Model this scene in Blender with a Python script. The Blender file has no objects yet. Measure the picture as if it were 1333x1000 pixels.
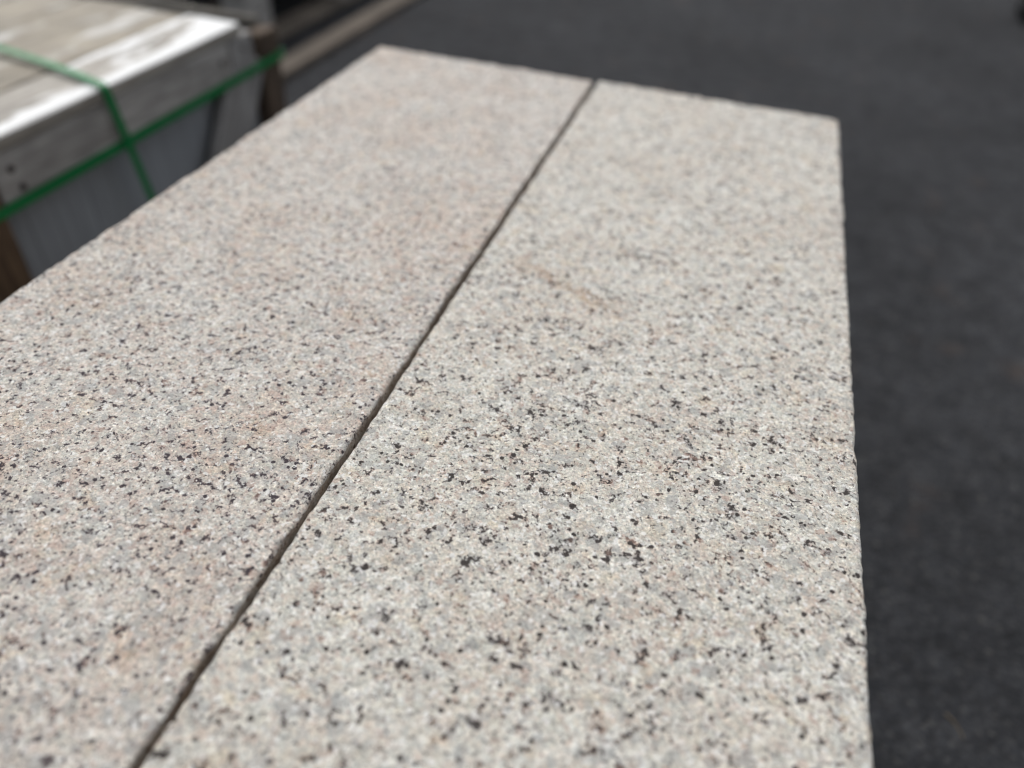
import bpy, bmesh, math, random
import numpy as np
from mathutils import Matrix, Vector

random.seed(7)
sc = bpy.context.scene
COL = sc.collection

# ------------------------------------------------------------------ camera
# solved from the photograph: slab top 0.40 m below the lens, ground 1.00 m below
cam_d = bpy.data.cameras.new('camera')
cam = bpy.data.objects.new('camera', cam_d)
COL.objects.link(cam)
RX = ((0.9526742, 0.2365898, -0.1908852),
      (0.2986710, -0.6114759, 0.7327297),
      (0.0566347, -0.7550645, -0.6531999))
cam.matrix_world = Matrix(((RX[0][0], -RX[0][1], -RX[0][2], 0.0),
                           (RX[1][0], -RX[1][1], -RX[1][2], 0.0),
                           (RX[2][0], -RX[2][1], -RX[2][2], 1.0),
                           (0, 0, 0, 1)))
cam_d.sensor_width = 36.0
cam_d.sensor_fit = 'HORIZONTAL'
cam_d.lens = 985.0 / 1333.0 * 36.0
cam_d.clip_start = 0.02
cam_d.clip_end = 1000.0
cam_d.dof.use_dof = True
cam_d.dof.focus_distance = 0.54
cam_d.dof.aperture_fstop = 2.1
sc.camera = cam

# ------------------------------------------------------------------ sky, sun, exposure
SUN_EL, SUN_AZ = 58.0, -28.0        # azimuth from +Y towards +X (negative: from the far left)
world = bpy.data.worlds.new('World')
sc.world = world
world.use_nodes = True
wn = world.node_tree.nodes
wl = world.node_tree.links
wn.clear()
sky = wn.new('ShaderNodeTexSky')
sky.sky_type = 'NISHITA'
sky.sun_disc = False
sky.sun_elevation = math.radians(SUN_EL)
sky.sun_rotation = math.radians(SUN_AZ)
sky.air_density = 1.0
sky.dust_density = 4.0
sky.ozone_density = 1.0
hs = wn.new('ShaderNodeHueSaturation')
hs.inputs['Saturation'].default_value = 0.30     # thin cloud over the whole sky
bg = wn.new('ShaderNodeBackground')
bg.inputs['Strength'].default_value = 0.145
wo = wn.new('ShaderNodeOutputWorld')
wl.new(sky.outputs[0], hs.inputs['Color'])
wl.new(hs.outputs[0], bg.inputs[0])
wl.new(bg.outputs[0], wo.inputs[0])

sun_d = bpy.data.lights.new('sun', 'SUN')
sun_d.energy = 1.3
sun_d.angle = math.radians(12)
sun_d.color = (1.0, 0.975, 0.94)
sun = bpy.data.objects.new('sun', sun_d)
COL.objects.link(sun)
e, a = math.radians(SUN_EL), math.radians(SUN_AZ)
to_sun = Vector((math.sin(a) * math.cos(e), math.cos(a) * math.cos(e), math.sin(e)))
sun.rotation_euler = to_sun.to_track_quat('Z', 'Y').to_euler()
sun.location = to_sun * 20

sc.view_settings.view_transform = 'Standard'
sc.view_settings.look = 'None'
sc.view_settings.gamma = 1.0
sc.view_settings.use_curve_mapping = False
sc.view_settings.exposure = 0.07
sc.cycles.use_denoising = True
sc.cycles.denoising_prefilter = 'ACCURATE'
sc.cycles.pixel_filter_type = 'BLACKMAN_HARRIS'
sc.cycles.filter_width = 1.1

# ------------------------------------------------------------------ node helpers
class NT:
    def __init__(self, name):
        self.m = bpy.data.materials.new(name)
        self.m.use_nodes = True
        self.t = self.m.node_tree
        self.t.nodes.clear()
        self.out = self.t.nodes.new('ShaderNodeOutputMaterial')
        self.b = self.t.nodes.new('ShaderNodeBsdfPrincipled')
        self.t.links.new(self.b.outputs[0], self.out.inputs[0])

    def put(self, sock, v):
        if isinstance(v, bpy.types.NodeSocket):
            self.t.links.new(v, sock)
        elif v is not None:
            try:
                sock.default_value = v
            except Exception:
                sock.default_value = tuple(v) + (1.0,)

    def coord(self, rand=0.0):
        c = self.t.nodes.new('ShaderNodeTexCoord').outputs['Object']
        if rand:
            oi = self.t.nodes.new('ShaderNodeObjectInfo').outputs['Random']
            c = self.vmath('ADD', c, self.vmath('SCALE', (0.37, 0.71, 0.53), scale=self.math('MULTIPLY', oi, rand)))
        return c

    def vmath(self, op, a, b=None, scale=None):
        n = self.t.nodes.new('ShaderNodeVectorMath')
        n.operation = op
        self.put(n.inputs[0], a)
        if b is not None: self.put(n.inputs[1], b)
        if scale is not None: self.put(n.inputs['Scale'], scale)
        return n.outputs[0]

    def math(self, op, a, b=None, clamp=False):
        n = self.t.nodes.new('ShaderNodeMath')
        n.operation = op
        n.use_clamp = clamp
        self.put(n.inputs[0], a)
        if b is not None: self.put(n.inputs[1], b)
        return n.outputs[0]

    def noise(self, vec, scale, detail=2.0, rough=0.5, color=False, dist=0.0):
        n = self.t.nodes.new('ShaderNodeTexNoise')
        self.put(n.inputs['Vector'], vec)
        n.inputs['Scale'].default_value = scale
        n.inputs['Detail'].default_value = detail
        n.inputs['Roughness'].default_value = rough
        n.inputs['Distortion'].default_value = dist
        return n.outputs['Color' if color else 'Fac']

    def voro(self, vec, scale, feature='F1', rnd=1.0):
        n = self.t.nodes.new('ShaderNodeTexVoronoi')
        n.feature = feature
        self.put(n.inputs['Vector'], vec)
        n.inputs['Scale'].default_value = scale
        n.inputs['Randomness'].default_value = rnd
        return n

    def sep(self, col):
        n = self.t.nodes.new('ShaderNodeSeparateColor')
        self.put(n.inputs[0], col)
        return n.outputs

    def ramp(self, fac, stops, interp='LINEAR'):
        n = self.t.nodes.new('ShaderNodeValToRGB')
        n.color_ramp.interpolation = interp
        el = n.color_ramp.elements
        while len(el) < len(stops): el.new(0.5)
        for x, (p, c) in zip(el, stops):
            x.position = p
            x.color = (c, c, c, 1) if isinstance(c, (int, float)) else tuple(c) + (1,)
        self.put(n.inputs[0], fac)
        return n.outputs[0]

    def maprange(self, v, a, b, c=0.0, d=1.0, smooth=True):
        n = self.t.nodes.new('ShaderNodeMapRange')
        n.interpolation_type = 'SMOOTHSTEP' if smooth else 'LINEAR'
        self.put(n.inputs['Value'], v)
        for k, x in zip(('From Min', 'From Max', 'To Min', 'To Max'), (a, b, c, d)):
            self.put(n.inputs[k], x)
        return n.outputs[0]

    def mix(self, f, a, b, mode='MIX'):
        n = self.t.nodes.new('ShaderNodeMix')
        n.data_type = 'RGBA'
        n.blend_type = mode
        n.clamp_factor = True
        self.put(n.inputs[0], f)
        self.put(n.inputs[6], a)
        self.put(n.inputs[7], b)
        return n.outputs[2]

    def bump(self, h, strength, dist, normal=None):
        n = self.t.nodes.new('ShaderNodeBump')
        n.inputs['Strength'].default_value = strength
        n.inputs['Distance'].default_value = dist
        self.put(n.inputs['Height'], h)
        if normal is not None: self.put(n.inputs['Normal'], normal)
        return n.outputs[0]

    def fin(self, col, rough=0.7, spec=0.3, normal=None, **kw):
        self.put(self.b.inputs['Base Color'], col)
        self.put(self.b.inputs['Roughness'], rough)
        self.put(self.b.inputs['Specular IOR Level'], spec)
        if normal is not None: self.put(self.b.inputs['Normal'], normal)
        for k, v in kw.items(): self.put(self.b.inputs[k], v)
        return self.m

# ------------------------------------------------------------------ materials
def granite(name, pink, rand_off, speck=0.0, grime_shade=False, stain=None):
    n = NT(name)
    p = n.vmath('ADD', n.coord(), rand_off)
    w1 = n.vmath('SCALE', n.vmath('SUBTRACT', n.noise(p, 300, 3, 0.65, color=True), (0.5, 0.5, 0.5)), scale=0.0050)
    pf = n.vmath('ADD', p, w1)
    ps = n.vmath('ADD', p, n.vmath('SCALE', w1, scale=0.25))
    # the mix of minerals drifts slowly through the stone: which grains are pink, cream, grey or white
    t1 = n.math('SUBTRACT', n.noise(p, 11, 2, 0.6), 0.5)
    t2 = n.noise(n.vmath('ADD', p, (3.1, 1.7, 0.4)), 40, 2, 0.6)
    k = pink
    def shift(v, amt): return n.math('ADD', v, n.math('ADD', n.math('MULTIPLY', t1, amt), -0.07 * k), clamp=True)
    r1 = n.sep(n.voro(pf, 215).outputs['Color'])
    r2 = n.sep(n.voro(pf, 120).outputs['Color'])
    r3 = n.sep(n.voro(pf, 430).outputs['Color'])
    if k > 0.9:      # rosier stone
        stops = [(0.0, (0.525, 0.41, 0.355)), (0.18, (0.635, 0.545, 0.48)), (0.38, (0.695, 0.645, 0.555)), (0.56, (0.68, 0.665, 0.60)),
                 (0.70, (0.415, 0.412, 0.385)), (0.82, (0.565, 0.56, 0.52)), (1.0, (0.91, 0.90, 0.86))]
    else:            # creamier, slightly greenish stone
        stops = [(0.0, (0.55, 0.44, 0.375)), (0.17, (0.645, 0.57, 0.49)), (0.38, (0.71, 0.675, 0.575)), (0.57, (0.69, 0.68, 0.612)),
                 (0.70, (0.43, 0.432, 0.40)), (0.82, (0.575, 0.577, 0.53)), (1.0, (0.93, 0.93, 0.88))]
    g1 = n.ramp(shift(r1[0], -0.7), stops)
    g2 = n.ramp(shift(r2[1], -0.5), stops)
    g3 = n.ramp(r3[2], stops)
    c = n.mix(0.38, g1, g2)
    c = n.mix(0.42, c, g3)
    c = n.mix(n.maprange(t1, -0.06, 0.14, 0.0, 0.12 + .26 * k), c, n.mix(1.0, c, (0.95, 0.86, 0.79), 'MULTIPLY'))
    # faint sandy and greyish zones
    c = n.mix(n.maprange(t2, 0.56, 0.70, 0, 0.6), c, n.mix(1.0, c, (0.98, 0.91, 0.80), 'MULTIPLY'))
    c = n.mix(n.maprange(t2, 0.45, 0.33, 0, 0.5), c, n.mix(1.0, c, (0.87, 0.89, 0.87), 'MULTIPLY'))
    # crystalline mottling
    f1 = n.noise(p, 470, 3, 0.78)
    c = n.mix(1.0, c, n.ramp(f1, [(0.26, 0.20), (0.40, 0.75), (0.54, 1.02), (0.72, 1.56)]), 'MULTIPLY')
    # smoky crystals and dark mica: irregular clumps, thinned and thickened by a slower field
    dens = n.math('MULTIPLY', n.math('SUBTRACT', n.noise(n.vmath('ADD', p, (0.4, 2.6, 6.1)), 30, 2, 0.6), 0.5), 0.15)
    fa = n.math('ADD', n.noise(n.vmath('ADD', ps, (4.0, 4.0, 9.0)), 155, 3, 0.62), dens)
    fb = n.noise(n.vmath('ADD', ps, (7.7, 1.0, 2.0)), 340, 2, 0.6)
    sm = n.maprange(n.sep(n.voro(pf, 130).outputs['Color'])[2], 0.80, 0.86, 0, 0.55)
    c = n.mix(sm, c, (0.36, 0.365, 0.355))
    halo = n.maprange(fa, 0.545, 0.635, 0, 0.66)
    c = n.mix(halo, c, n.mix(n.maprange(t2, 0.42, 0.60), (0.33, 0.315, 0.315), (0.40, 0.26, 0.20)))
    ma = n.math('MULTIPLY', n.maprange(fa, 0.592 - .008 * k - speck, 0.636 - .008 * k - speck), n.maprange(fb, 0.36, 0.46))
    v4 = n.voro(n.vmath('ADD', n.vmath('ADD', p, n.vmath('SCALE', w1, scale=0.5)), (2.2, 9.1, 4.0)), 165)
    h4 = n.sep(v4.outputs['Color'])
    rad4 = n.maprange(n.math('ADD', h4[1], dens), 0.60, 1.0, 0.0, 0.34, smooth=False)
    m4 = n.maprange(n.math('SUBTRACT', rad4, v4.outputs['Distance']), -0.03, 0.05)
    m5 = n.maprange(n.math('ADD', fb, n.math('MULTIPLY', dens, 0.5)), 0.612, 0.675, 0, 0.85)
    dk = n.mix(f1, (0.004, 0.004, 0.005), (0.065, 0.040, 0.052) if k > 0.9 else (0.062, 0.044, 0.036))
    c = n.mix(n.math('MAXIMUM', n.math('MAXIMUM', ma, m4), m5), c, dk)
    if stain:                    # a rusty water mark
        sp = n.t.nodes.new('ShaderNodeSeparateXYZ'); n.put(sp.inputs[0], n.coord())
        wob = n.math('MULTIPLY', n.math('SUBTRACT', n.noise(p, 55, 3, 0.6), 0.5), 0.05)
        dx = n.math('SUBTRACT', sp.outputs[0], stain[0]); dy = n.math('SUBTRACT', sp.outputs[1], stain[1])
        ca, sa = math.cos(stain[2]), math.sin(stain[2])
        al = n.math('ADD', n.math('MULTIPLY', dx, ca), n.math('MULTIPLY', dy, sa))
        ac = n.math('ADD', n.math('SUBTRACT', n.math('MULTIPLY', dy, ca), n.math('MULTIPLY', dx, sa)), wob)
        m = n.math('MULTIPLY', n.maprange(n.math('ABSOLUTE', al), stain[3] * 1.2, stain[3] * .5), n.maprange(n.math('ABSOLUTE', ac), stain[4] * 1.4, stain[4] * .2))
        c = n.mix(n.math('MULTIPLY', m, 0.8), c, n.mix(1.0, c, (0.78, 0.66, 0.57), 'MULTIPLY'))
    c = n.mix(n.math('MULTIPLY', n.maprange(r1[2], 0.94, 0.97), 0.38), c, (0.42, 0.27, 0.21))
    # glints of cleavage faces, painted in as white grains
    wh = n.math('GREATER_THAN', r3[0], 0.945)
    c = n.mix(n.math('MULTIPLY', wh, 0.7), c, (0.88, 0.87, 0.84))
    rough = n.math('SUBTRACT', 0.72, n.math('MULTIPLY', wh, 0.35))
    if grime_shade:                    # sawn flank: dried brown dirt, with some joint shade put into the colour
        c = n.mix(n.maprange(n.noise(p, 70, 3, 0.6), 0.25, 0.60, 0.25, 0.65), c, (0.26, 0.185, 0.125))
    nb = n.bump(n.noise(p, 430, 4, 0.75), 1.0, 0.0022)
    return n.fin(c, rough, 0.6, nb)

STAIN = (-0.085, 0.177, -0.44, 0.070, 0.010)
GR_L = granite('granite_pinkish', 1.0, (0.2, 0.1, 0.0))
GR_R = granite('granite_greyish', 0.0, (4.7, 2.3, 1.1), stain=STAIN)
GR_S = granite('granite_grimy_shaded_flank', 0.5, (1.1, 7.2, 3.3), grime_shade=True)
GR_U = granite('granite_under', 0.5, (8.1, 5.2, 3.3))

def asphalt():
    n = NT('asphalt')
    p = n.coord()
    pw = n.vmath('ADD', p, n.vmath('SCALE', n.noise(p, 150, 2, color=True), scale=0.006))
    v = n.voro(pw, 125)
    r = n.sep(v.outputs['Color'])
    c = n.ramp(r[0], [(0.0, (0.021, 0.0225, 0.0255)), (0.6, (0.033, 0.035, 0.0390)), (0.93, (0.045, 0.0465, 0.050)), (0.975, (0.056, 0.057, 0.058)), (1.0, (0.072, 0.072, 0.07))])
    c = n.mix(n.maprange(v.outputs['Distance'], 0.35, 0.7, 0, 0.6), c, (0.022, 0.022, 0.023))
    big = n.noise(p, 1.6, 4, 0.6)
    c = n.mix(1.0, c, n.ramp(big, [(0.3, 0.78), (0.7, 1.28)]), 'MULTIPLY')
    mid = n.noise(p, 15, 3, 0.6)
    c = n.mix(1.0, c, n.ramp(mid, [(0.3, 0.72), (0.7, 1.32)]), 'MULTIPLY')
    st = n.maprange(n.noise(n.vmath('ADD', p, (3.3, 1.2, 0)), 7, 2, 0.5), 0.60, 0.76, 0, 0.5)
    c = n.mix(st, c, (0.062, 0.048, 0.041))
    nb = n.bump(v.outputs['Distance'], 0.8, -0.004)
    nb = n.bump(n.noise(p, 420, 4, 0.65), 0.6, 0.0015, nb)
    return n.fin(c, 0.9, 0.12, nb)
ASPH = asphalt()

def wood(name, base, dark, axis='y', rough=0.8, scale=1.0, pale=None, spec=0.25, slope=None):
    """weathered timber, grain along the given local axis"""
    n = NT(name)
    p = n.coord(rand=9.0)
    st = {'x': (0.07, 1, 1), 'y': (1, 0.07, 1), 'z': (1, 1, 0.07)}[axis]
    q = n.vmath('MULTIPLY', p, st)
    g = n.noise(q, 120 * scale, 4, 0.62, dist=0.6)
    c = n.mix(n.maprange(g, 0.32, 0.68), dark, base)
    b2 = n.noise(p, 9, 3, 0.6)
    c = n.mix(1.0, c, n.ramp(b2, [(0.3, 0.74), (0.7, 1.2)]), 'MULTIPLY')
    ring = n.noise(q, 30 * scale, 2, 0.5)
    c = n.mix(n.maprange(ring, 0.58, 0.70, 0, 0.5), c, dark)
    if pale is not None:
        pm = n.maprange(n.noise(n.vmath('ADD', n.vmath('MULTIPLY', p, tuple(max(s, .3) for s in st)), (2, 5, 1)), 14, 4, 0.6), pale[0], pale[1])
        if slope is not None:            # painted glare grows towards one end and along one edge
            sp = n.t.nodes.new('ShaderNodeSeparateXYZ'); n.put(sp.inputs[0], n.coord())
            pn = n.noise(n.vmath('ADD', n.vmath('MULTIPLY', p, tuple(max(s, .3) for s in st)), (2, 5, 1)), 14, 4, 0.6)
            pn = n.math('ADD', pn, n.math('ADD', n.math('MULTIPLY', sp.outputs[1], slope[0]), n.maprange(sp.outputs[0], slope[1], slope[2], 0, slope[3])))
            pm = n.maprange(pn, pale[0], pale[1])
        # pale glare put into the colour, on upward faces only
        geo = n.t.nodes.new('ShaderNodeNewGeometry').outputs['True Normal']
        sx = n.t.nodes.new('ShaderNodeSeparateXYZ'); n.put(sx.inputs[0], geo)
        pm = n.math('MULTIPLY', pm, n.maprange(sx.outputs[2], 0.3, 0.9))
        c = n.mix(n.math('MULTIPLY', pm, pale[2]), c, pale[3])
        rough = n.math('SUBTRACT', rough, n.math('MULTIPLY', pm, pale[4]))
    nb = n.bump(g, 0.6, 0.0015)
    return n.fin(c, rough, spec, nb)

W_GREY = wood('wood_weathered_grey', (0.47, 0.455, 0.43), (0.29, 0.275, 0.255))
W_GREYZ = wood('wood_weathered_grey_upright', (0.38, 0.375, 0.365), (0.24, 0.23, 0.22), 'z')
W_BROWN = wood('wood_brown_post', (0.13, 0.095, 0.066), (0.06, 0.044, 0.034), 'z')
W_BROWNX = wood('wood_brown_cross', (0.19, 0.18, 0.155), (0.10, 0.09, 0.078), 'x')
W_TAN = wood('wood_tan_runner', (0.135, 0.112, 0.090), (0.075, 0.062, 0.050))
W_NPOST = wood('wood_near_post', (0.19, 0.125, 0.075), (0.09, 0.058, 0.037), 'z')
W_PAL = wood('wood_pallet', (0.25, 0.215, 0.175), (0.12, 0.098, 0.078))
W_PALX = wood('wood_pallet_cross', (0.25, 0.215, 0.175), (0.12, 0.098, 0.078), 'x')
W_TOP = wood('wood_top_pale_patches', (0.33, 0.295, 0.235), (0.24, 0.21, 0.16), rough=0.6, pale=(0.53, 0.66, 0.6, (0.72, 0.72, 0.70), 0.2), spec=0.4)
W_TOPW = wood('wood_top_painted_glare', (0.40, 0.375, 0.33), (0.25, 0.225, 0.19), rough=0.55, pale=(0.50, 0.60, 0.95, (0.84, 0.85, 0.84), 0.26), spec=0.55, slope=(0.45, 0.025, 0.05, 0.22))  # front board: white sky glare painted into its colour

def simple(name, col, rough, spec=0.4, var=0.15, scale=40, bump=0.0, stretch=(1, 1, 1), **kw):
    n = NT(name)
    p = n.vmath('MULTIPLY', n.coord(rand=7.0), stretch)
    f = n.noise(p, scale, 4, 0.6)
    c = n.mix(1.0, tuple(col), n.ramp(f, [(0.3, 1 - var), (0.7, 1 + var)]), 'MULTIPLY')
    nb = n.bump(f, bump, 0.002) if bump else None
    return n.fin(c, rough, spec, nb, **kw)

STRAP = simple('green_strap_plastic', (0.004, 0.19, 0.05), 0.30, 0.6, 0.12, 60)
STONE = simple('grey_sawn_stone', (0.31, 0.33, 0.35), 0.62, 0.35, 0.12, 22, 0.2, (1, 1, 0.25))
STEEL = simple('rusty_nail_steel', (0.05, 0.04, 0.035), 0.6, 0.5, 0.3, 200)
RUBBER = simple('black_rubber', (0.012, 0.012, 0.013), 0.75, 0.25, 0.3, 60, 0.3)
GRIT = simple('grit_stone', (0.05, 0.05, 0.05), 0.85, 0.3, 0.5, 90)
TWIG = simple('dry_twig', (0.15, 0.12, 0.08), 0.8, 0.25, 0.3, 90)

# ------------------------------------------------------------------ object helpers
def link(name, me, parent=None, loc=(0, 0, 0), rot=(0, 0, 0)):
    o = bpy.data.objects.new(name, me)
    COL.objects.link(o)
    if parent is not None: o.parent = parent
    o.location = loc
    o.rotation_euler = rot
    return o

def tag(o, label=None, cat=None, group=None, kind=None):
    if label: o['label'] = label
    if cat: o['category'] = cat
    if group: o['group'] = group
    if kind: o['kind'] = kind
    return o

def thing(name, loc, label, cat, group=None, rz=0.0):
    return tag(link(name, None, None, loc, (0, 0, rz)), label, cat, group)

def vnoise(x, y, seed):
    """smooth value noise, numpy, about -1..1"""
    xi, yi = np.floor(x).astype(np.int64), np.floor(y).astype(np.int64)
    fx, fy = x - xi, y - yi
    fx, fy = fx * fx * (3 - 2 * fx), fy * fy * (3 - 2 * fy)
    def h(i, j):
        n = (i * 374761393 + j * 668265263 + seed * 1442695041) & 0x7fffffff
        n = ((n ^ (n >> 13)) * 1274126177) & 0x7fffffff
        n = ((n ^ (n >> 15)) * 2246822519) & 0x7fffffff
        return (n & 0xffffff) / 8388607.5 - 1.0
    a = h(xi, yi) * (1 - fx) + h(xi + 1, yi) * fx
    b = h(xi, yi + 1) * (1 - fx) + h(xi + 1, yi + 1) * fx
    return a * (1 - fy) + b * fy

def plank_mesh(name, sx, sy, sz, mat, bev=0.003, seed=0, wob=0.0012):
    """sawn board: chamfered, slightly bowed along its length, corners uneven. origin at the middle of its underside"""
    rnd = random.Random(seed * 97 + 5)
    bm = bmesh.new()
    bmesh.ops.create_cube(bm, size=1.0)
    for v in bm.verts:
        v.co = Vector((v.co.x * sx, v.co.y * sy, (v.co.z + 0.5) * sz))
    d = max((sx, 0), (sy, 1), (sz, 2))[1]
    long_e = [e for e in bm.edges if abs((e.verts[0].co - e.verts[1].co)[d]) > 0.5 * (sx, sy, sz)[d]]
    if max(sx, sy, sz) > 0.15:
        bmesh.ops.subdivide_edges(bm, edges=long_e, cuts=4, use_grid_fill=True)
    bmesh.ops.bevel(bm, geom=[e for e in bm.edges if len(e.link_faces) == 2 and e.calc_face_angle(0) > 0.6], offset=bev, segments=1, affect='EDGES')
    for v in bm.verts:
        t = v.co[d] * 7.0
        for ax in range(3):
            if ax == d: continue
            if ax == 2 and v.co.z < sz * 0.5: continue
            v.co[ax] += wob * (math.sin(t + seed * 1.7 + ax) * 0.7 + rnd.uniform(-0.5, 0.5))
    me = bpy.data.meshes.new(name)
    bm.to_mesh(me)
    bm.free()
    me.materials.append(mat)
    return me

def plank(name, parent, size, loc, mat, rot=(0, 0, 0), seed=0, bev=0.003, wob=0.0012):
    return link(name, plank_mesh(name, *size, mat, bev, seed, wob), parent, loc, rot)

def slab_mesh(name, W, L, H, res, mat, seed, fine=True):
    """flamed granite block: rough top grid, spalled arrises, sawn sides. local origin at centre of the underside"""
    nu, nv = max(2, int(W / res)), max(2, int(L / res))
    u = np.linspace(-W / 2, W / 2, nu + 1)
    v = np.linspace(-L / 2, L / 2, nv + 1)
    U, V = np.meshgrid(u, v, indexing='ij')
    dz = 0.0007 * vnoise(U / .045, V / .045, seed) + 0.0006 * vnoise(U / .016, V / .016, seed + 1)
    if fine:
        dz += 0.00070 * vnoise(U / .0075, V / .0075, seed + 2) + 0.00060 * vnoise(U / .0038, V / .0038, seed + 3)
        dz -= 0.0011 * np.clip(vnoise(U / .011, V / .011, seed + 4) - 0.45, 0, 1)
    ex = W / 2 - np.abs(U)
    ey = L / 2 - np.abs(V)
    ed = np.minimum(ex, ey)
    # arris: worn down near the rim, irregularly
    rim = 0.0026 + 0.0014 * vnoise(U / .02, V / .02, seed + 6)
    dz -= 0.0014 * np.clip(1 - ed / np.maximum(rim, .001), 0, 1) ** 2
    # rim runs unevenly: push the outer verts in and out
    wv = 0.0010 * vnoise(V / .022 + 9, U / .3, seed + 7) + 0.0007 * vnoise(V / .008, U / .3, seed + 8) \
        - 0.0024 * np.clip(vnoise(V / .017 + 4, U / .3, seed + 9) - 0.55, 0, 1)
    wu = 0.0010 * vnoise(U / .022 + 3, V / .3, seed + 10) + 0.0007 * vnoise(U / .008, V / .3, seed + 11) \
        - 0.0024 * np.clip(vnoise(U / .017 + 4, V / .3, seed + 12) - 0.55, 0, 1)
    fx = np.clip(1 - ex / 0.012, 0, 1)
    fy = np.clip(1 - ey / 0.012, 0, 1)
    # rounded plan corners
    cr = 0.006
    cx, cy = np.clip(cr - ex, 0, cr), np.clip(cr - ey, 0, cr)
    dd = np.sqrt(cx ** 2 + cy ** 2)
    k = np.where(dd > cr, cr / np.maximum(dd, 1e-9), 1.0)
    Ux = np.sign(U) * (W / 2 - cr + np.where(ex < cr, cx * k, cr - ex)) + np.sign(U) * wv * fx
    Vy = np.sign(V) * (L / 2 - cr + np.where(ey < cr, cy * k, cr - ey)) + np.sign(V) * wu * fy
    top = np.stack([Ux, Vy, H + dz], -1).reshape(-1, 3)
    idx = np.arange((nu + 1) * (nv + 1)).reshape(nu + 1, nv + 1)
    faces = np.stack([idx[:-1, :-1], idx[1:, :-1], idx[1:, 1:], idx[:-1, 1:]], -1).reshape(-1, 4)
    loop = np.concatenate([idx[:, 0], idx[-1, 1:], idx[::-1, -1][1:], idx[0, ::-1][1:-1]])
    lv = top[loop]
    n = len(loop)
    ctr = lv[:, :2]
    out = ctr / np.maximum(np.linalg.norm(ctr, axis=1, keepdims=True), 1e-9)
    side_dir = np.where((W / 2 - np.abs(ctr[:, :1])) < (L / 2 - np.abs(ctr[:, 1:])), np.sign(ctr) * [1, 0], np.sign(ctr) * [0, 1])
    sarc = np.cumsum(np.r_[0, np.linalg.norm(np.diff(lv[:, :2], axis=0), axis=1)])
    verts = [top]
    rings = [loop]
    base = len(top)
    depths = [0.0022, 0.006, 0.012, 0.020, 0.032, 0.055, H - 0.004, H]
    for kx, dep in enumerate(depths):
        off = 0.0011 * min(1, dep / .004) + 0.0008 * vnoise(sarc / .014, np.full(n, dep / .01), seed + 20)
        if kx == len(depths) - 1: off = off - 0.003
        r = lv.copy()
        r[:, :2] += side_dir * off[:, None]
        r[:, 2] = (lv[:, 2] * max(0, 1 - dep / .02) + H * min(1, dep / .02)) - dep
        if kx == len(depths) - 1: r[:, 2] = 0.0
        verts.append(r)
        rings.append(np.arange(base, base + n))
        base += n
    fl = [faces]
    for A, B in zip(rings[:-1], rings[1:]):
        fl.append(np.stack([A, B, np.roll(B, -1), np.roll(A, -1)], -1))
    verts.append(np.array([[0, 0, 0.0]]))
    allv = np.concatenate(verts)
    quads = np.concatenate(fl)
    last = rings[-1]
    tris = np.stack([np.roll(last, -1), last, np.full(n, base)], -1)
    me = bpy.data.meshes.new(name)
    me.vertices.add(len(allv))
    me.vertices.foreach_set('co', allv.astype(np.float32).ravel())
    nl = quads.size + tris.size
    me.loops.add(nl)
    me.loops.foreach_set('vertex_index', np.concatenate([quads.ravel(), tris.ravel()]).astype(np.int32))
    me.polygons.add(len(quads) + len(tris))
    starts = np.concatenate([np.arange(len(quads)) * 4, quads.size + np.arange(len(tris)) * 3]).astype(np.int32)
    me.polygons.foreach_set('loop_start', starts)
    me.update(calc_edges=True)
    me.validate()
    me.polygons.foreach_set('use_smooth', [True] * len(me.polygons))
    me.materials.append(mat)
    if True:
        me.materials.append(GR_S)
        mi = np.zeros(len(me.polygons), np.int32)
        mi[len(faces) + n:] = 1
        me.polygons.foreach_set('material_index', mi)
    me.update()
    return me

# ------------------------------------------------------------------ ground
bm = bmesh.new()
S = 150.0
bmesh.ops.create_grid(bm, x_segments=2, y_segments=2, size=S)
me = bpy.data.meshes.new('asphalt_ground')
bm.to_mesh(me); bm.free()
me.materials.append(ASPH)
tag(link('asphalt_ground', me), kind='structure')

# loose grit lying on the asphalt (uncountable)
rnd = random.Random(3)
gv, gf = [], []
for i in range(2600):
    x = rnd.uniform(-0.9, 3.2); y = rnd.uniform(-0.6, 7.0)
    if -0.66 < x < 0.24 and -0.45 < y < 1.3: continue
    if x < -0.6: continue
    s = rnd.choice((0.0012, 0.0016, 0.002, 0.003, 0.0042)) * rnd.uniform(.8, 1.3)
    az = rnd.uniform(0, 6.28)
    b = len(gv)
    for k in range(5):
        t = az + k * 1.2566 + rnd.uniform(-.25, .25)
        r = s * rnd.uniform(.7, 1.15)
        gv.append((x + r * math.cos(t), y + r * math.sin(t), 0.0))
    gv.append((x + rnd.uniform(-.4, .4) * s, y + rnd.uniform(-.4, .4) * s, s * rnd.uniform(.7, 1.2)))
    for k in range(5): gf.append((b + k, b + (k + 1) % 5, b + 5))
me = bpy.data.meshes.new('loose_grit')
me.from_pydata(gv, [], gf)
me.materials.append(GRIT)
tag(link('loose_grit', me, None, (0, 0, 0.0005)), 'fine loose grit scattered over the dark asphalt', 'grit', kind='stuff')

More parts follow.
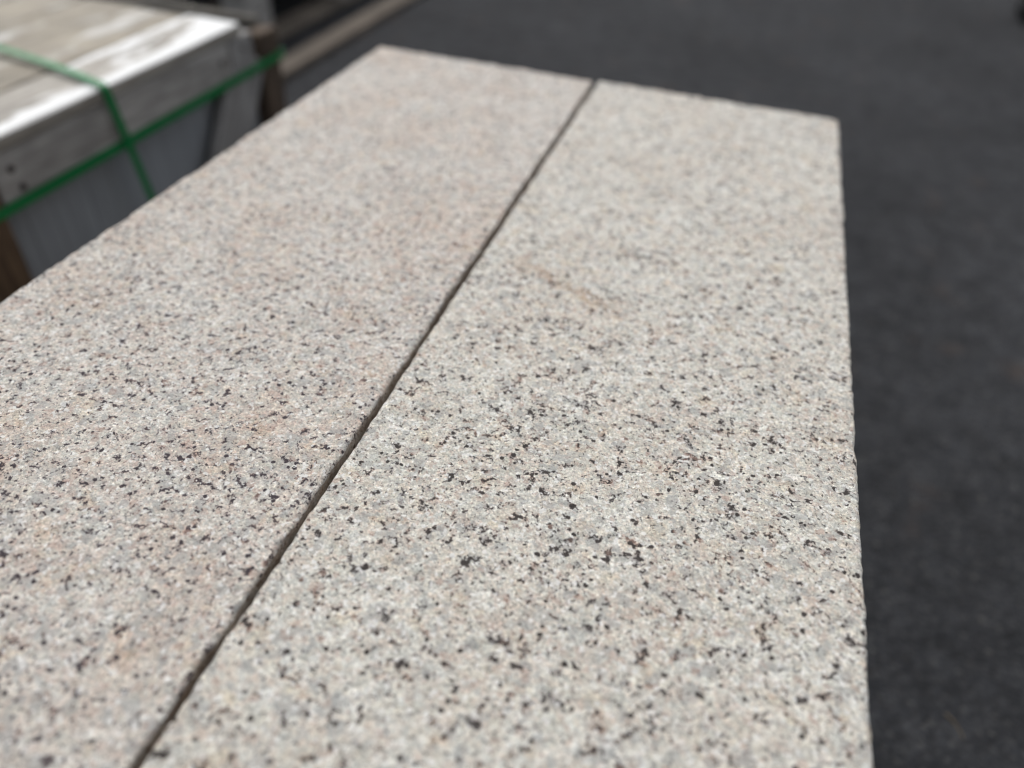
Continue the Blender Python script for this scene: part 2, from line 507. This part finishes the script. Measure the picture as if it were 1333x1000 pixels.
# ------------------------------------------------------------------ pallet under the granite
PX, PY = -0.209, 0.422
pal = thing('wooden_pallet', (PX, PY, 0), 'wooden pallet carrying the stacked pale granite slabs', 'pallet')
for i, x in enumerate((-0.35, 0, 0.35)):
    plank('bottom_board', pal, (0.10, 1.44, 0.022), (x, 0, 0), W_PAL, seed=i)
    for j, y in enumerate((-0.645, 0, 0.645)):
        plank('block', pal, (0.10, 0.14, 0.078), (x, y, 0.022), W_PAL, seed=20 + i * 3 + j)
    plank('stringer_board', pal, (0.10, 1.44, 0.022), (x, 0, 0.100), W_PAL, seed=40 + i)
for i in range(9):
    plank('deck_board', pal, (0.80, 0.11, 0.028), (0, -0.66 + i * 0.165, 0.122), W_PALX, seed=60 + i, wob=0.0)

# ------------------------------------------------------------------ granite slabs
SH, SL, SW = 0.150, 1.50, 0.353
grp = 'granite slabs stacked on the pallet'
coarse = slab_mesh('granite_slab_block', SW, SL, SH, 0.012, GR_U, 77, False)
YL, YR = 1.172 - SL / 2, 1.178 - SL / 2
XL, XR = -0.3887, -0.0259
under = [('pale granite slab in the bottom layer, resting on the pallet boards, crate side', XL, 0.150, YL - .004),
         ('pale granite slab in the bottom layer, resting on the pallet boards, open asphalt side', XR, 0.150, YR + .003),
         ('pale granite slab in the middle layer beneath the pinkish top slab', XL + .002, 0.300, YL + .002),
         ('pale granite slab in the middle layer beneath the greyish top slab', XR - .001, 0.300, YR - .006)]
for k, (lb, x, z, y) in enumerate(under):
    o = link('granite_block', coarse, None, (x, y, z), (0, 0, math.pi if k % 2 else 0))
    tag(o, lb, 'granite slab', grp)
topz = 0.600 - SH
o = link('granite_block', slab_mesh('granite_slab_top_a', SW + .002, SL, SH - .0015, 0.0016, GR_L, 11), None, (XL + .001, YL, topz + .0015), (0, 0, math.radians(0.25)))
tag(o, 'pinkish speckled granite slab on top, next to the wooden crate', 'granite slab', grp)
o = link('granite_block', slab_mesh('granite_slab_top_b', SW + .0025, SL, SH - .0015, 0.0016, GR_R, 31), None, (XR, YR, topz + .0015), (0, 0, math.radians(0.12)))
tag(o, 'greyer speckled granite slab on top, with dark asphalt along its free edge', 'granite slab', grp)

# ------------------------------------------------------------------ strapped crate of grey stone, left
CX0, CX1 = -1.035, -1.795            # front and back faces
CY0, CY1 = 0.722, 1.618              # ends
CT = 0.500
cmx, cmy = (CX0 + CX1) / 2, (CY0 + CY1) / 2
cr = thing('wooden_crate', (cmx, cmy, 0), 'weathered wooden crate with white glare painted on its top boards, bound with green straps', 'crate')
def cp(name, size, x, y, z, mat, rot=(0, 0, 0), seed=0, **k):
    return plank(name, cr, size, (x - cmx, y - cmy, z), mat, rot, seed, **k)
# skids and floor
for i, x in enumerate((CX0 - .05, cmx, CX1 + .05)):
    cp('skid', (0.09, CY1 - CY0 - .01, 0.080), x, cmy, 0, W_PAL, seed=i)
for i in range(7):
    cp('floor_board', (CX0 - CX1 - .002, 0.118, 0.020), cmx, CY0 + .064 + i * 0.128, 0.080, W_PALX, seed=10 + i)
# corner posts
for i, (x, y, w) in enumerate(((CX0 - .021, CY0 + .034, .066), (CX0 - .026, CY1 - .040, .074), (CX1 + .022, CY0 + .034, .066), (CX1 + .022, CY1 - .040, .074))):
    top = 0.455 if i in (1, 3) else 0.470
    cp('corner_post', (0.040, w, top - 0.100), x, y, 0.100, W_NPOST if i in (0, 2) else W_BROWN, seed=30 + i)
# rails along both long sides
RZ0, RZ1 = 0.396, 0.4745
r = cp('rail', (0.022, 0.620, RZ1 - RZ0), CX0 - .0125, 1.105, RZ0, W_GREY, seed=41)
cp('end_batten', (0.022, 0.080, RZ1 - RZ0 + .0), CX0 - .0110, 1.462, RZ0, W_GREYZ, seed=43)
cp('rail', (0.022, 0.745, RZ1 - RZ0), CX1 + .0125, cmy, RZ0, W_GREY, seed=42)
for i, y in enumerate((CY0 + .012, CY1 - .012)):
    cp('cross_rail', (CX0 - CX1 - .10, 0.020, 0.075), cmx, y, RZ0, W_BROWNX, seed=45 + i)
# sloping brace below the rail at the far end
br_len = 0.40
cp('brace', (0.020, 0.118, br_len), CX0 - .0135, 1.262, 0.105, W_GREYZ, (math.radians(-36), 0, 0), seed=48)
# nail heads in the front rail
for y, z in ((0.826, 0.445), (0.835, 0.412), (1.385, 0.440), (1.465, 0.448)):
    b = bmesh.new()
    bmesh.ops.create_cone(b, cap_ends=True, segments=10, radius1=0.0065, radius2=0.005, depth=0.003)
    m = bpy.data.meshes.new('nail_head'); b.to_mesh(m); b.free(); m.materials.append(STEEL)
    link('nail_head', m, cr, (CX0 + .0002 - cmx, y - cmy, z), (0, math.pi / 2, 0))
# top boards, grain along the crate
nb_ = 6
bw = (CX0 + .004 - CX1) / nb_
for i in range(nb_):
    x = CX0 + .004 - bw * (i + .5)
    ln = 0.735 + (.0, -.006, .004, -.003, .006, 0)[i]
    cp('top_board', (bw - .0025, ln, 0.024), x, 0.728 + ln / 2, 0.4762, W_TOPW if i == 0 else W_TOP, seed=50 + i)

# grey sawn stone slabs packed upright inside
st_me = plank_mesh('stone_slab_block', 0.68, 0.0272, 0.360, STONE, 0.0005, 3, 0.0)
y = CY0 + .075
k = 0
while y < CY1 - .095:
    o = link('stone_plate', st_me, None, (cmx + random.uniform(-.0008, .0008), y + .0136, 0.1005))
    tag(o, 'grey sawn stone slab standing upright, packed tightly inside the strapped wooden crate', 'stone slab', 'grey stone slabs packed in the crate')
    y += 0.0275
    k += 1

# ------------------------------------------------------------------ green straps
def ribbon(name, pts, width_dirs, w, t, label, part=None):
    """closed strap of rectangular section; pts loop, width_dirs gives the across direction at each point"""
    bm = bmesh.new()
    n = len(pts)
    rings = []
    for i in range(n):
        p = Vector(pts[i]); tan = (Vector(pts[(i + 1) % n]) - Vector(pts[i - 1])).normalized()
        wd = Vector(width_dirs[i]); wd = (wd - tan * wd.dot(tan)).normalized()
        nd = tan.cross(wd).normalized()
        rings.append([bm.verts.new(p + wd * sx * w / 2 + nd * sz * t / 2) for sx, sz in ((-1, -1), (1, -1), (1, 1), (-1, 1))])
    for i in range(n):
        a, b = rings[i], rings[(i + 1) % n]
        for q in range(4):
            bm.faces.new((a[q], a[(q + 1) % 4], b[(q + 1) % 4], b[q]))
    bmesh.ops.recalc_face_normals(bm, faces=bm.faces)
    me = bpy.data.meshes.new(name); bm.to_mesh(me); bm.free()
    me.materials.append(STRAP)
    o = link(name, me)
    return tag(o, label, 'strap', 'green straps round the crate')

def rounded(cs, rad, seg=5, sub=8):
    """closed polyline through corners cs with rounded bends, straight runs subdivided"""
    out = []
    n = len(cs)
    for i in range(n):
        p0, p, p1 = Vector(cs[i - 1]), Vector(cs[i]), Vector(cs[(i + 1) % n])
        a = p + (p0 - p).normalized() * rad
        b = p + (p1 - p).normalized() * rad
        for k in range(seg + 1):
            t = k / seg
            out.append((1 - t) ** 2 * a + 2 * t * (1 - t) * p + t * t * b)
        nb = p1 + (p - p1).normalized() * rad
        for k in range(1, sub):
            out.append(b.lerp(nb, k / sub))
    return out

T = 0.0012
f_, g_ = CX0 + .0035, CX1 - .0035
# round the sides, level with the foot of the rail
lp = rounded([(f_, CY0 - .0025, .392), (f_, CY1 + .0025, .398), (g_, CY1 + .0025, .395), (g_, CY0 - .0025, .392)], 0.010)
ribbon('strap', lp, [(0, 0, 1)] * len(lp), 0.017, T, 'green plastic strap running level round the sides of the wooden crate')
# over the top and down the front, a little skewed and slack on top
zt, zb = CT + .0050, 0.079
lp = rounded([(CX0 + .0085, 1.046, zt), (CX0 + .0085, 1.115, zb), (g_ - .004, 1.19, zb), (g_ - .004, 1.155, zt)], 0.012, 6, 14)
lp2 = []
for p in lp:
    p = Vector(p)
    if p.z > CT - .001 and CX1 + .02 < p.x < CX0 - .01:
        s = (CX0 - p.x) / (CX0 - CX1)
        p.z += 0.010 * math.sin(math.pi * s) ** 0.7
        p.y += 0.014 * math.sin(math.pi * min(1, s * 1.4))
    lp2.append(p)
ribbon('strap', lp2, [(0, 1, 0)] * len(lp2), 0.017, T, 'green plastic strap going over the crate top and down its front')

# ------------------------------------------------------------------ pallet farther back
fp = thing('wooden_pallet', (-2.21, 3.45, 0), 'tall timber pallet standing on the asphalt behind the strapped crate', 'pallet')
def fpp(name, size, x, y, z, mat, seed=0): return plank(name, fp, size, (x + 2.21, y - 3.45, z), mat, seed=seed)
for i, x in enumerate((-1.850, -2.21, -2.57)):
    fpp('bottom_board', (0.098, 1.80, 0.030), x, 3.45, 0, W_PAL, 80 + i)
    for j, y in enumerate((2.685, 3.45, 4.215)):
        fpp('block', (0.098, 0.17, 0.205), x, y, 0.030, W_GREY, 85 + i * 3 + j)
    fpp('stringer_board', (0.098, 1.80, 0.025), x, 3.45, 0.235, W_PAL, 100 + i)
for i in range(11):
    fpp('deck_board', (0.86, 0.150, 0.025), -2.208, 2.63 + i * 0.164, 0.260, W_PALX, 110 + i)
o = plank('timber_board', None, (0.096, 2.30, 0.030), (-1.593, 3.10, 0), W_TAN, seed=131)
tag(o, 'flat tan timber board lying on the asphalt between crate and tall pallet', 'board')

# ------------------------------------------------------------------ tyre at the far right
def tyre():
    prof = []
    R0, R1, Hh = 0.19, 0.32, 0.20
    pts = [(R0, .02), (R0 + .03, .0), (R1 - .05, .002), (R1 - .012, .022), (R1, .06), (R1, .085), (R1 - .007, .09), (R1 - .007, .11), (R1, .115), (R1, .14), (R1 - .012, .178), (R1 - .05, .198), (R0 + .03, .2), (R0, .18), (R0 + .012, .165), (R0 + .06, .1), (R0 + .012, .035)]
    bm = bmesh.new()
    N = 48
    rings = [[bm.verts.new((r * math.cos(2 * math.pi * k / N), r * math.sin(2 * math.pi * k / N), z)) for r, z in pts] for k in range(N)]
    for k in range(N):
        for q in range(len(pts)):
            bm.faces.new((rings[k][q], rings[(k + 1) % N][q], rings[(k + 1) % N][(q + 1) % len(pts)], rings[k][(q + 1) % len(pts)]))
    bmesh.ops.recalc_face_normals(bm, faces=bm.faces)
    for f in bm.faces: f.smooth = True
    me = bpy.data.meshes.new('tyre'); bm.to_mesh(me); bm.free()
    me.materials.append(RUBBER)
    return me
tag(link('rubber_tyre', tyre(), None, (1.62, 4.90, 0)), 'black round rubber tyre on the asphalt, cut off by the top corner', 'tyre')

# ------------------------------------------------------------------ small litter on the asphalt
def twig(x, y, ln, az, lab):
    bm = bmesh.new()
    rings = []
    for k in range(6):
        t = k / 5
        px = (t - .5) * ln; py = .12 * ln * math.sin(t * 3.0); r = .0016 * (1 - .5 * t)
        rings.append([bm.verts.new((px, py + r * math.cos(q * 1.2566), r * 1.0 + r * math.sin(q * 1.2566))) for q in range(5)])
    for a_, b_ in zip(rings[:-1], rings[1:]):
        for q in range(5): bm.faces.new((a_[q], a_[(q + 1) % 5], b_[(q + 1) % 5], b_[q]))
    bm.faces.new(rings[0][::-1]); bm.faces.new(rings[-1])
    bmesh.ops.recalc_face_normals(bm, faces=bm.faces)
    me = bpy.data.meshes.new('twig'); bm.to_mesh(me); bm.free(); me.materials.append(TWIG)
    tag(link('twig', me, None, (x, y, .0003), (0, 0, az)), lab, 'twig')
twig(0.491, 0.655, 0.036, -1.0, 'small dry straw-coloured twig lying on the asphalt near the granite edge')
